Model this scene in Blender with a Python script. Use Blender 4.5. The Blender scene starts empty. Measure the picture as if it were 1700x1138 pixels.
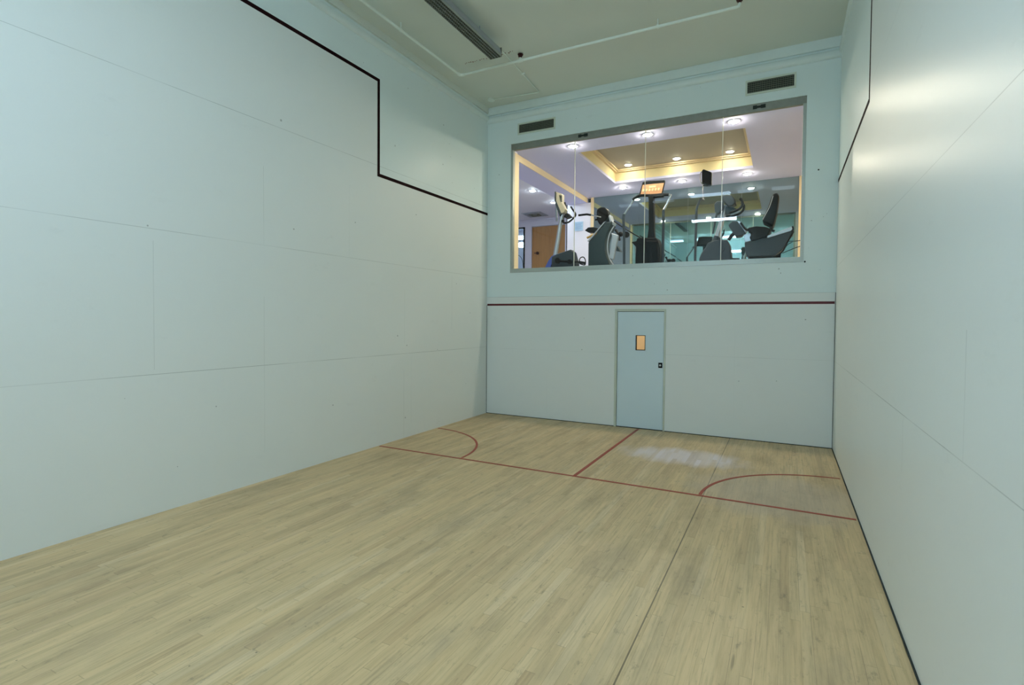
import bpy, bmesh, math, random
from mathutils import Vector, Matrix
random.seed(7)
SC = bpy.context.scene
COL = SC.collection
PI = math.pi

# ------------------------------------------------------------------ camera, world, exposure
CX, CY, CZ = 5.0141, -8.3524, 1.7752
YAW, PIT, ROL, FPX, PPX, PPY = -0.46938, -0.025465, 0.0083988, 854.68, 19.07, -16.31
_F = Vector((math.sin(YAW)*math.cos(PIT), math.cos(YAW)*math.cos(PIT), math.sin(PIT)))
_R = _F.cross(Vector((0, 0, 1))).normalized(); _U = _R.cross(_F)
R2 = math.cos(ROL)*_R + math.sin(ROL)*_U; U2 = -math.sin(ROL)*_R + math.cos(ROL)*_U
cam_data = bpy.data.cameras.new('camera'); cam = bpy.data.objects.new('camera', cam_data); COL.objects.link(cam)
cam_data.sensor_width = 36.0; cam_data.lens = FPX/1700*36
cam_data.shift_x = -PPX/1700; cam_data.shift_y = PPY/1700
cam_data.clip_start = 0.02; cam_data.clip_end = 100
M = Matrix((R2, U2, -_F)).transposed().to_4x4(); M.translation = Vector((CX, CY, CZ)); cam.matrix_world = M
SC.camera = cam
SC.view_settings.view_transform = 'Standard'; SC.view_settings.look = 'None'
SC.view_settings.gamma = 1; SC.view_settings.use_curve_mapping = False
SC.view_settings.exposure = 0.07
w = bpy.data.worlds.new('world'); SC.world = w; w.use_nodes = True
w.node_tree.nodes['Background'].inputs[0].default_value = (0.8, 0.9, 0.95, 1)
w.node_tree.nodes['Background'].inputs[1].default_value = 0.02
SC.cycles.use_denoising = True
SC.cycles.max_bounces = 12; SC.cycles.diffuse_bounces = 7; SC.cycles.glossy_bounces = 6; SC.cycles.transparent_max_bounces = 16
SC.cycles.sample_clamp_indirect = 4.0
# strength of the lamps (each belongs to a fitting built below)
E_COURT = 46.0      # fluorescent tubes of the court fixtures
E_DOWN = 860.0     # warm gym downlights
E_HALL = 430.0      # cooler lamps of the side hall

def at(px, py, y):
    """a point of the photograph on the vertical plane at depth y"""
    d = _F + R2*((px-850-PPX)/FPX) - U2*((py-569-PPY)/FPX)
    t = (y-CY)/d.y
    return Vector((CX+t*d.x, y, CZ+t*d.z))

# ------------------------------------------------------------------ materials
def srgb(r, g, b):
    f = lambda c: (c/255/12.92) if c/255 <= 0.04045 else ((c/255+0.055)/1.055)**2.4
    return (f(r), f(g), f(b), 1)

class NT:
    def __init__(s, name):
        s.m = bpy.data.materials.new(name); s.m.use_nodes = True; s.t = s.m.node_tree
        s.b = s.t.nodes['Principled BSDF']; s.out = s.t.nodes['Material Output']
    def n(s, typ, **kw):
        n = s.t.nodes.new(typ)
        for k, v in kw.items(): setattr(n, k, v)
        return n
    def l(s, a, b): s.t.links.new(a, b)
    def put(s, sock, v):
        if hasattr(v, 'is_linked') or hasattr(v, 'links'): s.l(v, sock)
        else: sock.default_value = v
    def math(s, op, a, b=0.0, c=0.0, clamp=False):
        n = s.n('ShaderNodeMath', operation=op, use_clamp=clamp)
        s.put(n.inputs[0], a); s.put(n.inputs[1], b); s.put(n.inputs[2], c)
        return n.outputs[0]
    def mix(s, f, a, b, mode='MIX'):
        n = s.n('ShaderNodeMix', data_type='RGBA', blend_type=mode)
        s.put(n.inputs[0], f); s.put(n.inputs[6], a); s.put(n.inputs[7], b)
        return n.outputs[2]
    def pos(s):
        g = s.n('ShaderNodeNewGeometry'); x = s.n('ShaderNodeSeparateXYZ'); s.l(g.outputs['Position'], x.inputs[0])
        return g.outputs['Position'], x.outputs[0], x.outputs[1], x.outputs[2]
    def noise(s, vec, scale, detail=3, rough=0.5, out=0):
        n = s.n('ShaderNodeTexNoise'); n.inputs['Scale'].default_value = scale
        n.inputs['Detail'].default_value = detail; n.inputs['Roughness'].default_value = rough
        s.l(vec, n.inputs['Vector']); return n.outputs[out]
    def ramp(s, f, stops):
        n = s.n('ShaderNodeValToRGB'); e = n.color_ramp.elements
        while len(e) > 1: e.remove(e[-1])
        e[0].position, e[0].color = stops[0]
        for p, c in stops[1:]:
            q = e.new(p); q.color = c
        s.put(n.inputs[0], f); return n.outputs[0]
    def smooth(s, v, lo, hi):
        n = s.n('ShaderNodeMapRange', interpolation_type='SMOOTHSTEP'); s.put(n.inputs[0], v)
        n.inputs[1].default_value = lo; n.inputs[2].default_value = hi
        return n.outputs[0]
    def vscale(s, vec, xyz):
        n = s.n('ShaderNodeVectorMath', operation='MULTIPLY'); s.l(vec, n.inputs[0]); n.inputs[1].default_value = xyz
        return n.outputs[0]

def plain(name, col, rough=0.5, metal=0.0, spec=0.5, var=0.06, vs=9.0, bump=0.0):
    t = NT(name); p, x, y, z = t.pos()
    nz = t.noise(p, vs, 4)
    c2 = tuple(max(0, c*(1-var*2)) for c in col[:3])+(1,); c3 = tuple(min(1, c*(1+var)) for c in col[:3])+(1,)
    t.l(t.mix(nz, c2, c3), t.b.inputs['Base Color'])
    t.b.inputs['Roughness'].default_value = rough; t.b.inputs['Metallic'].default_value = metal
    t.b.inputs['Specular IOR Level'].default_value = spec
    if bump:
        b = t.n('ShaderNodeBump'); b.inputs['Strength'].default_value = bump; b.inputs['Distance'].default_value = .002
        t.l(t.noise(p, vs*12, 2), b.inputs['Height']); t.l(b.outputs[0], t.b.inputs['Normal'])
    return t.m

def emit(name, col, strength):
    t = NT(name); e = t.n('ShaderNodeEmission'); e.inputs[0].default_value = col; e.inputs[1].default_value = strength
    t.l(e.outputs[0], t.out.inputs[0]); return t.m

def court_wall(name, uaxis, hseams, vseams, upper, steps=(), mould=False):
    """painted playing wall: panel joints, ball specks and the two paints, below and above the out line.
       upper: list of (u_min, u_max, z) regions of the upper paint"""
    t = NT(name); p, x, y, z = t.pos(); u = x if uaxis == 'x' else y
    low = t.mix(t.noise(p, 0.55, 3), srgb(222, 229, 227), srgb(229, 233, 230))
    upc = t.mix(t.noise(p, 0.7, 3), srgb(218, 233, 233), srgb(224, 236, 235))
    mask = None
    for (a, b, zz) in upper:
        m = t.math('MULTIPLY', t.math('GREATER_THAN', u, a), t.math('LESS_THAN', u, b))
        m = t.math('MULTIPLY', m, t.math('GREATER_THAN', z, zz))
        mask = m if mask is None else t.math('MAXIMUM', mask, m)
    c = t.mix(mask, low, upc)
    # panel joints: fine dark lines, fading in places
    fade = t.smooth(t.noise(p, 1.3, 2), 0.34, 0.6)
    seam = None
    def add(m):
        nonlocal seam
        seam = m if seam is None else t.math('MAXIMUM', seam, m)
    for (zz, k) in hseams:
        m = t.math('LESS_THAN', t.math('ABSOLUTE', t.math('SUBTRACT', z, zz)), 0.0024)
        add(t.math('MULTIPLY', m, k))
    for (uu, z0, z1, k) in vseams:
        m = t.math('LESS_THAN', t.math('ABSOLUTE', t.math('SUBTRACT', u, uu)), 0.002)
        m = t.math('MULTIPLY', m, t.math('MULTIPLY', t.math('GREATER_THAN', z, z0), t.math('LESS_THAN', z, z1)))
        add(t.math('MULTIPLY', m, k))
    seam = t.math('MULTIPLY', seam, t.math('ADD', 0.35, t.math('MULTIPLY', fade, 0.65)))
    c = t.mix(t.math('MULTIPLY', seam, 0.58), c, srgb(80, 94, 90))
    # ball marks: sparse small specks
    v = t.n('ShaderNodeTexVoronoi'); v.inputs['Scale'].default_value = 3.6; t.l(p, v.inputs['Vector'])
    thin = t.math('LESS_THAN', v.outputs['Distance'], t.math('MULTIPLY', t.noise(p, 0.9, 1), 0.075))
    sel = t.n('ShaderNodeSeparateColor'); t.l(v.outputs['Color'], sel.inputs[0])
    thin = t.math('MULTIPLY', thin, t.math('GREATER_THAN', sel.outputs[0], 0.72))
    c = t.mix(t.math('MULTIPLY', thin, 0.45), c, srgb(70, 80, 78))
    vq = t.n('ShaderNodeTexVoronoi'); vq.inputs['Scale'].default_value = 10.0; t.l(p, vq.inputs['Vector'])
    cl = t.smooth(t.noise(p, 1.6, 2), 0.50, 0.62)
    sp = t.math('MULTIPLY', t.math('LESS_THAN', vq.outputs['Distance'], t.math('MULTIPLY', t.noise(p, 5.0, 1), 0.14)), t.math('MULTIPLY', mask, cl))
    c = t.mix(t.math('MULTIPLY', sp, 0.5), c, srgb(92, 104, 100))
    # scuffs low on the wall
    sc = t.smooth(t.noise(t.vscale(p, (1, 1, 2.2)), 2.2, 6, 0.7), 0.60, 0.85)
    c = t.mix(t.math('MULTIPLY', sc, 0.14), c, srgb(120, 128, 122))
    t.l(c, t.b.inputs['Base Color'])
    t.b.inputs['Roughness'].default_value = 0.37; t.b.inputs['Specular IOR Level'].default_value = 0.22
    b = t.n('ShaderNodeBump'); b.inputs['Strength'].default_value = 0.12; b.inputs['Distance'].default_value = .003
    t.l(t.noise(p, 60, 3), b.inputs['Height']); t.l(b.outputs[0], t.b.inputs['Normal'])
    return t.m

def floor_mat():
    t = NT('worn_maple_strips'); p, x, y, z = t.pos()
    Wd = 0.057
    row = t.math('FLOOR', t.math('DIVIDE', x, Wd))
    wn = t.n('ShaderNodeTexWhiteNoise', noise_dimensions='1D'); t.l(row, wn.inputs['W'])
    ln = t.math('ADD', 0.7, t.math('MULTIPLY', wn.outputs[0], 0.9))
    sy = t.math('ADD', t.math('DIVIDE', y, ln), t.math('MULTIPLY', wn.outputs[0], 37.0))
    seg = t.math('FLOOR', sy)
    cb = t.n('ShaderNodeCombineXYZ'); t.l(row, cb.inputs[0]); t.l(seg, cb.inputs[1])
    w2 = t.n('ShaderNodeTexWhiteNoise', noise_dimensions='3D'); t.l(cb.outputs[0], w2.inputs['Vector'])
    base = t.ramp(w2.outputs[0], [(0.0, srgb(190, 162, 121)), (0.15, srgb(207, 179, 134)), (0.5, srgb(214, 187, 141)),
                                  (0.85, srgb(220, 195, 149)), (0.96, srgb(231, 209, 168)), (1.0, srgb(196, 162, 115))])
    sep = t.n('ShaderNodeSeparateColor'); t.l(w2.outputs[1], sep.inputs[0])
    base = t.mix(t.math('MULTIPLY', sep.outputs[0], 0.34), base, srgb(178, 146, 106))
    # grain along the strips
    off = t.n('ShaderNodeVectorMath', operation='ADD'); t.l(t.vscale(p, (55, 2.4, 1)), off.inputs[0]); t.l(t.vscale(w2.outputs[1], (40, 40, 40)), off.inputs[1])
    g = t.noise(off.outputs[0], 1.0, 5, 0.65)
    base = t.mix(t.math('MULTIPLY', t.smooth(g, 0.42, 0.78), 0.46), base, srgb(120, 102, 72))
    # broad streaks along the strips
    s0 = t.noise(t.vscale(p, (7, .55, 1)), 1.0, 4, 0.6)
    base = t.mix(t.math('MULTIPLY', t.smooth(s0, 0.40, 0.70), 0.40), base, srgb(150, 132, 98))
    s3 = t.noise(t.vscale(p, (3.1, .4, 1)), 1.7, 3, 0.6)
    base = t.mix(t.math('MULTIPLY', t.smooth(s3, 0.45, 0.72), 0.30), base, srgb(196, 170, 126))
    # dirt and scuffing
    d1 = t.smooth(t.noise(t.vscale(p, (2.2, 0.8, 1)), 1.0, 6, 0.68), 0.46, 0.72)
    base = t.mix(t.math('MULTIPLY', d1, 0.40), base, srgb(142, 130, 112))
    d2 = t.smooth(t.noise(t.vscale(p, (13, 5, 1)), 1.0, 7, 0.78), 0.55, 0.72)
    base = t.mix(t.math('MULTIPLY', d2, 0.55), base, srgb(92, 86, 74))
    d3 = t.smooth(t.noise(t.vscale(p, (34, 9, 1)), 1.0, 4, 0.7), 0.62, 0.74)
    base = t.mix(t.math('MULTIPLY', d3, 0.40), base, srgb(104, 88, 64))
    vo = t.n('ShaderNodeTexVoronoi'); vo.inputs['Scale'].default_value = 7.0; t.l(p, vo.inputs['Vector'])
    base = t.mix(t.math('MULTIPLY', t.math('LESS_THAN', vo.outputs['Distance'], t.math('MULTIPLY', t.noise(p, 2.0, 1), 0.07)), 0.6), base, srgb(70, 58, 42))
    # drag scratches
    for (sc_, rot, k) in ((3.0, 0.5, 0.5), (2.3, -0.25, 0.5), (4.1, 1.2, 0.35)):
        mp = t.n('ShaderNodeMapping'); mp.inputs['Rotation'].default_value = (0, 0, rot); mp.inputs['Scale'].default_value = (sc_*9, sc_*.55, 1)
        t.l(p, mp.inputs['Vector'])
        s1 = t.smooth(t.noise(mp.outputs[0], 1.0, 2, 0.5), 0.74, 0.79)
        base = t.mix(t.math('MULTIPLY', s1, k), base, srgb(80, 70, 54))
    # joints
    fx = t.math('ABSOLUTE', t.math('SUBTRACT', t.math('FRACT', t.math('DIVIDE', x, Wd)), 0.5))
    fy = t.math('MULTIPLY', t.math('SUBTRACT', 0.5, t.math('ABSOLUTE', t.math('SUBTRACT', t.math('FRACT', sy), 0.5))), ln)
    jx = t.math('MULTIPLY', t.math('GREATER_THAN', fx, 0.485), t.smooth(t.noise(t.vscale(p, (18, 1.2, 1)), 1.0, 2), 0.40, 0.66))
    jy = t.math('LESS_THAN', fy, 0.0022)
    base = t.mix(t.math('MULTIPLY', t.math('MAXIMUM', jx, t.math('MULTIPLY', jy, 0.45)), 0.6), base, srgb(74, 62, 44))
    # the long expansion joint that runs on from the right service arc
    lj = t.math('LESS_THAN', t.math('ABSOLUTE', t.math('SUBTRACT', x, 4.305)), 0.0045)
    base = t.mix(t.math('MULTIPLY', lj, 0.75), base, srgb(62, 54, 40))
    # pale patch right of the half court line, greyed floor in the right service box
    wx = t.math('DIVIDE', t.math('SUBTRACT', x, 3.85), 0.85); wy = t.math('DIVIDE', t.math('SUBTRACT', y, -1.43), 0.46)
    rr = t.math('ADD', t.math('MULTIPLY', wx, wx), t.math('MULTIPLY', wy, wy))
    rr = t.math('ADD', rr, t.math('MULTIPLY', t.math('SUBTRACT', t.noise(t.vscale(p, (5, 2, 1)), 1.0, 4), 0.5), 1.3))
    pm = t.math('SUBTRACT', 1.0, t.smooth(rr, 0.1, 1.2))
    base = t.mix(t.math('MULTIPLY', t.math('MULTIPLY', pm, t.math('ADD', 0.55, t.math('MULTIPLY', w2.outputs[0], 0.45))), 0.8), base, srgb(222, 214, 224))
    wx = t.math('DIVIDE', t.math('SUBTRACT', x, 4.95), 0.9); wy = t.math('DIVIDE', t.math('SUBTRACT', y, -2.5), 0.8)
    rr = t.math('ADD', t.math('MULTIPLY', wx, wx), t.math('MULTIPLY', wy, wy))
    rr = t.math('ADD', rr, t.math('MULTIPLY', t.math('SUBTRACT', t.noise(t.vscale(p, (3, 3, 1)), 1.0, 4), 0.5), 1.0))
    pm = t.math('SUBTRACT', 1.0, t.smooth(rr, 0.2, 1.3))
    base = t.mix(t.math('MULTIPLY', pm, 0.4), base, srgb(176, 166, 156))
    t.l(base, t.b.inputs['Base Color'])
    t.l(t.math('ADD', 0.42, t.math('MULTIPLY', d1, 0.2)), t.b.inputs['Roughness'])
    t.b.inputs['Specular IOR Level'].default_value = 0.4
    b = t.n('ShaderNodeBump'); b.inputs['Strength'].default_value = 0.25; b.inputs['Distance'].default_value = .001
    t.l(t.math('SUBTRACT', g, t.math('MAXIMUM', jx, jy)), b.inputs['Height']); t.l(b.outputs[0], t.b.inputs['Normal'])
    return t.m

def glass_mat(name, tint=(0.93, 0.97, 0.96, 1), refl=1.0):
    t = NT(name)
    tr = t.n('ShaderNodeBsdfTransparent'); tr.inputs[0].default_value = tint
    gl = t.n('ShaderNodeBsdfGlossy'); gl.inputs['Roughness'].default_value = 0.0; gl.inputs['Color'].default_value = (.95, 1, 1, 1)
    fr = t.n('ShaderNodeFresnel'); fr.inputs[0].default_value = 1.5
    mx = t.n('ShaderNodeMixShader'); t.l(t.math('MULTIPLY', fr.outputs[0], refl), mx.inputs[0])
    t.l(tr.outputs[0], mx.inputs[1]); t.l(gl.outputs[0], mx.inputs[2]); t.l(mx.outputs[0], t.out.inputs[0])
    return t.m

def mirror_mat():
    t = NT('green_tinted_mirror')
    t.b.inputs['Base Color'].default_value = (0.34, 0.45, 0.43, 1); t.b.inputs['Metallic'].default_value = 1.0
    p, x, y, z = t.pos()
    t.l(t.math('MULTIPLY', t.noise(p, 3, 3), 0.03), t.b.inputs['Roughness'])
    return t.m

def wood_mat(name, a, b):
    t = NT(name); p, x, y, z = t.pos()
    g = t.noise(t.vscale(p, (22, 22, 1.5)), 1.0, 5, 0.6)
    t.l(t.mix(g, a, b), t.b.inputs['Base Color']); t.b.inputs['Roughness'].default_value = .4
    return t.m

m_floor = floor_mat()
m_wl = court_wall('left_wall_paint', 'y', [(1.257, .8), (2.554, .55), (3.871, .75)],
                  [(-4.66, 1.257, 2.0, .35), (-4.66, .3, 1.257, .3), (-5.75, 1.3, 2.45, .4), (-4.66, 2.56, 3.4, .35), (-2.36, 1.4, 2.2, .3),
                   (-2.37, 0.0, 1.0, .45), (-1.15, 1.6, 2.5, .6), (-3.44, 2.56, 3.6, .25), (-2.2, .2, 1.2, .25)],
                  [(-2.925, 1, 3.757), (-12, -2.925, 5.04)])
m_wr = court_wall('right_wall_paint', 'y', [(1.236, .8), (2.539, .6), (3.84, .25)],
                  [(-5.81, 1.24, 1.75, .95), (-4.68, .9, 1.236, .55), (-2.1, 0.1, 1.2, .4), (-3.6, 2.54, 3.6, .3)],
                  [(-2.925, 1, 3.74), (-12, -2.925, 5.04)])
m_wb = court_wall('back_wall_paint', 'x', [(2.19, .9), (1.235, .35)], [(1.25, .1, 1.2, .15), (4.35, .3, 1.9, .12)], [(-1, 9, 2.19)])
m_wf = court_wall('front_wall_paint', 'x', [(1.22, .4), (2.44, .5), (3.66, .4), (4.88, .4)], [(1.9, 0, 4.9, .4), (3.8, 0, 4.9, .4)], [(-1, 9, 4.9)])
m_ceil = plain('ceiling_paint', srgb(214, 222, 213), .8, var=.03, vs=1.2, bump=.3)
m_mould = plain('moulding_paint', srgb(220, 233, 231), .5, var=.03, bump=.2)
m_line = plain('dark_maroon_line_paint', srgb(30, 6, 9), .8, spec=.1, var=.1)
m_linered = plain('red_line_paint', srgb(88, 6, 18), .5, var=.1)
m_fline = plain('worn_red_floor_paint', srgb(158, 58, 36), .5, var=.22, vs=14)
m_door = plain('grey_blue_door_paint', srgb(208, 226, 233), .45, var=.02, vs=2)
m_frame = plain('sage_frame_paint', srgb(196, 204, 190), .5, var=.06)
m_gap = plain('dark_gap', srgb(30, 42, 42), .8)
m_alu = plain('brushed_aluminium', srgb(172, 180, 174), .4, metal=.5, var=.05, vs=30)
m_bronze = plain('dull_bronze_aluminium', srgb(140, 142, 134), .45, metal=.4, var=.08, vs=20)
m_steel = plain('polished_steel', srgb(200, 204, 208), .18, metal=1, var=.03)
m_dark = plain('black_plastic', srgb(10, 11, 13), .55, spec=.2, var=.1)
m_black = plain('black_vinyl', srgb(6, 6, 8), .6, spec=.15, var=.1)
m_slate = plain('slate_plastic', srgb(48, 58, 66), .5, spec=.25, var=.06)
m_teal = plain('teal_grey_plastic', srgb(36, 52, 57), .5, spec=.25, var=.06)
m_silver = plain('silver_painted_metal', srgb(172, 180, 190), .3, metal=.6, var=.03)
m_blue = plain('blue_plastic', srgb(62, 86, 168), .35, var=.05)
m_pipe = plain('painted_pipe', srgb(228, 240, 232), .4, var=.04)
m_brass = plain('dark_red_brass', srgb(70, 28, 26), .4, metal=.5, var=.2, vs=60)
m_vent = plain('vent_frame_paint', srgb(206, 216, 202), .45, var=.04)
m_slat = plain('vent_slat_metal', srgb(122, 126, 112), .5, metal=.3, var=.1)
m_void = plain('vent_void', srgb(40, 46, 42), .9)
m_white = plain('white_plaster', srgb(226, 228, 244), .7, var=.02, vs=2)
m_gceil = plain('gym_ceiling_paint', srgb(208, 210, 248), .75, var=.02, vs=1)
m_cream = plain('cream_paint', srgb(226, 206, 168), .55, var=.03, vs=3)
m_tray = plain('tray_ceiling_paint', srgb(176, 168, 150), .7, var=.03, vs=2)
m_traylip = plain('warm_yellow_tray_paint', srgb(234, 218, 172), .6, var=.03, vs=3)
m_carpet = plain('gym_carpet', srgb(196, 190, 192), .95, var=.12, vs=40, bump=.6)
m_brown = wood_mat('tan_door_veneer', srgb(158, 112, 62), srgb(204, 156, 96))
m_paper = plain('pale_blue_paper', srgb(176, 208, 236), .7, var=.02)
m_corr = plain('pale_corridor_paint', srgb(240, 212, 168), .6, var=.02)
m_ink = plain('blue_ink', srgb(110, 150, 196), .7)
m_glass = glass_mat('window_glass', refl=0.28); m_edge = plain('glass_edge', srgb(244, 242, 226), .2, spec=.8, var=.05)
m_glass2 = glass_mat('hall_glass', (0.85, 0.93, 0.95, 1))
m_mirror = mirror_mat()
m_lit = emit('lit_fluorescent_tube', (0.71, 0.91, 1.13, 1), E_COURT*.42)
m_lit2 = emit('lit_rear_tube', (0.71, 0.91, 1.13, 1), E_COURT*2.55)
m_fill = emit('fill_glow_tube', (0.71, 0.91, 1.13, 1), E_COURT*.12)  # fill glow added to the short unlit fittings for evener court light
m_tube = plain('unlit_tube', srgb(150, 158, 156), .3, var=.02)
m_down = emit('lit_warm_lamp', (1.0, 0.85, 0.68, 1), E_DOWN)
m_down2 = emit('lit_tray_lamp', (1.0, 0.88, 0.70, 1), E_DOWN*.2)
m_hall = emit('lit_neutral_lamp', (0.88, 0.95, 1.0, 1), E_HALL)
m_hallpanel = emit('lit_hall_panel', (0.92, 0.97, 1.0, 1), 9.0)
m_screen = plain('tan_console_face', srgb(206, 152, 112), .4, var=.18, vs=30)
m_keys = plain('console_keys', srgb(216, 206, 160), .5, var=.25, vs=60)
m_display = plain('pale_display', srgb(172, 166, 146), .35, var=.15, vs=60)
m_red = plain('dull_reddish', srgb(122, 62, 54), .7)
m_yellow = plain('ochre_plastic', srgb(176, 142, 74), .5)

# ------------------------------------------------------------------ mesh helpers
class MB:
    def __init__(s): s.bm = bmesh.new(); s.sm = False
    def box(s, x0, x1, y0, y1, z0, z1):
        v = [s.bm.verts.new((x, y, z)) for x in (x0, x1) for y in (y0, y1) for z in (z0, z1)]
        for f in ((0, 1, 3, 2), (4, 6, 7, 5), (0, 4, 5, 1), (2, 3, 7, 6), (0, 2, 6, 4), (1, 5, 7, 3)): s.bm.faces.new([v[i] for i in f])
        return s
    def quad(s, pts): s.bm.faces.new([s.bm.verts.new(p) for p in pts]); return s
    def tube(s, pts, r, n=10, caps=True, r2=None):
        pts = [Vector(p) for p in pts]; s.sm = True
        rings = []; prev = None
        for i, p in enumerate(pts):
            d = (pts[min(i+1, len(pts)-1)]-pts[max(i-1, 0)]).normalized()
            if prev is None:
                a = d.cross(Vector((0, 0, 1)) if abs(d.z) < .9 else Vector((1, 0, 0))).normalized()
            else:
                a = (prev-d*prev.dot(d)).normalized()
            prev = a; b = d.cross(a)
            q = r if r2 is None else r+(r2-r)*i/(len(pts)-1)
            rings.append([s.bm.verts.new(p+(a*math.cos(t)+b*math.sin(t))*q) for t in [2*PI*k/n for k in range(n)]])
        for A, B in zip(rings, rings[1:]):
            for k in range(n): s.bm.faces.new((A[k], A[(k+1) % n], B[(k+1) % n], B[k]))
        if caps: s.bm.faces.new(rings[0][::-1]); s.bm.faces.new(rings[-1])
        return s
    def prism(s, poly, y0, y1, taper=0.0):
        """polygon of (x,z) world points extruded along y; the two ends may be drawn in a little"""
        c = Vector((sum(p[0] for p in poly)/len(poly), sum(p[1] for p in poly)/len(poly)))
        def ring(y, k): return [s.bm.verts.new((c[0]+(p[0]-c[0])*k, y, c[1]+(p[1]-c[1])*k)) for p in poly]
        if taper:
            e = (y1-y0)*.16; rs = [ring(y0, 1-taper), ring(y0+e, 1), ring(y1-e, 1), ring(y1, 1-taper)]
        else: rs = [ring(y0, 1), ring(y1, 1)]
        n = len(poly)
        for A, B in zip(rs, rs[1:]):
            for k in range(n): s.bm.faces.new((A[k], A[(k+1) % n], B[(k+1) % n], B[k]))
        s.bm.faces.new(rs[0][::-1]); s.bm.faces.new(rs[-1])
        return s
    def disc(s, c, r, h, n=24, axis='z'):
        c = Vector(c); d = {'z': Vector((0, 0, 1)), 'y': Vector((0, 1, 0)), 'x': Vector((1, 0, 0))}[axis]
        return s.tube([c, c+d*h], r, n)
    def ball(s, c, r, sc=(1, 1, 1)):
        s.sm = True
        bmesh.ops.create_uvsphere(s.bm, u_segments=16, v_segments=10, radius=r, matrix=Matrix.Translation(c) @ Matrix.Diagonal((*sc, 1)))
        return s
    def ring(s, c, r0, r1, h, n=28):
        """flat annulus with thickness, axis z, from z to z+h"""
        c = Vector(c); A = []
        for (r, z) in ((r0, 0), (r1, 0), (r1, h), (r0, h)):
            A.append([s.bm.verts.new(c+Vector((r*math.cos(2*PI*k/n), r*math.sin(2*PI*k/n), z))) for k in range(n)])
        for i in range(4):
            for k in range(n): s.bm.faces.new((A[i][k], A[i][(k+1) % n], A[(i+1) % 4][(k+1) % n], A[(i+1) % 4][k]))
        return s

def mesh_obj(name, mb, mat, parent=None, bevel=0.0, origin=None):
    root = parent
    off = Vector((0, 0, 0))
    while root is not None:
        off += root.location; root = root.parent
    if parent is None:
        if origin is None:
            zs = [v.co for v in mb.bm.verts]
            origin = Vector((sum(v.x for v in zs)/len(zs), sum(v.y for v in zs)/len(zs), min(v.z for v in zs)))
        off = Vector(origin)
    bmesh.ops.translate(mb.bm, verts=mb.bm.verts, vec=-off)
    bmesh.ops.recalc_face_normals(mb.bm, faces=mb.bm.faces)
    me = bpy.data.meshes.new(name); mb.bm.to_mesh(me); mb.bm.free()
    me.materials.append(mat)
    if mb.sm:
        for p in me.polygons: p.use_smooth = True
        me.set_sharp_from_angle(angle=math.radians(40))
    o = bpy.data.objects.new(name, me); COL.objects.link(o)
    if parent is not None: o.parent = parent
    else: o.location = off
    if bevel:
        b = o.modifiers.new('bevel', 'BEVEL'); b.width = bevel; b.segments = 2; b.limit_method = 'ANGLE'
    return o
part = mesh_obj
def tag(o, label=None, cat=None, group=None, kind=None):
    for k, v in (('label', label), ('category', cat), ('group', group), ('kind', kind)):
        if v: o[k] = v
    return o
def thing(name, label, cat, loc, group=None):
    o = bpy.data.objects.new(name, None); COL.objects.link(o); o.location = loc; o.empty_display_size = .1
    return tag(o, label, cat, group)
def struct(name, mb, mat, label=None, parent=None, bevel=0):
    return tag(mesh_obj(name, mb, mat, parent, bevel), label, None, None, None if parent else 'structure')
def dup(root, loc, label, group=None):
    r = root.copy(); COL.objects.link(r); r.location = loc; r['label'] = label
    for ch in list(root.children):
        c = ch.copy(); COL.objects.link(c); c.parent = r
        for g in ch.children:
            d = g.copy(); COL.objects.link(d); d.parent = c
    return r

# ------------------------------------------------------------------ the court shell
W, YF, ZC = 5.64, -10.2, 5.70
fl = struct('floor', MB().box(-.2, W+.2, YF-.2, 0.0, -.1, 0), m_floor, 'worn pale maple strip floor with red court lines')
wl = struct('wall_left', MB().box(-.2, 0, YF-.2, 0.0, 0, ZC), m_wl, 'long white painted panel wall on the left with stepped line')
wr = struct('wall_right', MB().box(W, W+.2, YF-.2, 0.0, 0, ZC), m_wr, 'white painted panel wall on the right edge of the court')
wf = struct('wall_front', MB().box(0, W, YF-.2, YF, 0, ZC), m_wf, 'front playing wall behind the viewpoint')
ce = struct('ceiling', MB().box(-.2, W+.2, YF-.2, 0.2, ZC, ZC+.2), m_ceil, 'grey green painted court ceiling')
# back wall with window and door openings (0.2 m thick)
WX0, WX1, WZ0, WZ1 = 0.49, 5.235, 2.63, 4.98
DX0, DX1, DZ1 = 2.487, 3.325, 1.965
b = MB()
for (x0, x1, z0, z1) in ((-.2, DX0, 0, DZ1), (DX1, W+.2, 0, DZ1), (-.2, W+.2, DZ1, WZ0), (-.2, WX0, WZ0, WZ1), (WX1, W+.2, WZ0, WZ1), (-.2, W+.2, WZ1, ZC)):
    b.box(x0, x1, 0, .16, z0, z1)
wb = struct('wall_back', b, m_wb, 'back wall with gym window above and small door below')

# rounded bump moulding below the ceiling
def quarter(pts_fn, n=8, r=.055):
    return [(r*math.cos(t), r*math.sin(t)) for t in [-PI/2+PI*k/n for k in range(n+1)]]
def mould(axis, sgn, fixed, a0, a1, zc, r):
    mb = MB(); mb.sm = True; prof = quarter(None, 10, r); rings = []
    for a in (a0, a1):
        ring = []
        for (u, v) in prof:
            ring.append(mb.bm.verts.new((fixed+sgn*u, a, zc+v*1.3) if axis == 'y' else (a, fixed+sgn*u, zc+v*1.3)))
        rings.append(ring)
    for k in range(len(prof)-1): mb.bm.faces.new((rings[0][k], rings[0][k+1], rings[1][k+1], rings[1][k]))
    for rg in rings: mb.bm.faces.new(rg)
    return mb
struct('trim_1', mould('x', -1, 0.0, 0.0, W, 5.475, .045), m_mould, 'rounded painted bead along the top of the back wall')
struct('trim_2', mould('y', 1, 0.0, YF, 0.0, 5.505, .04), m_mould, 'rounded painted bead along the top of the left wall')
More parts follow.
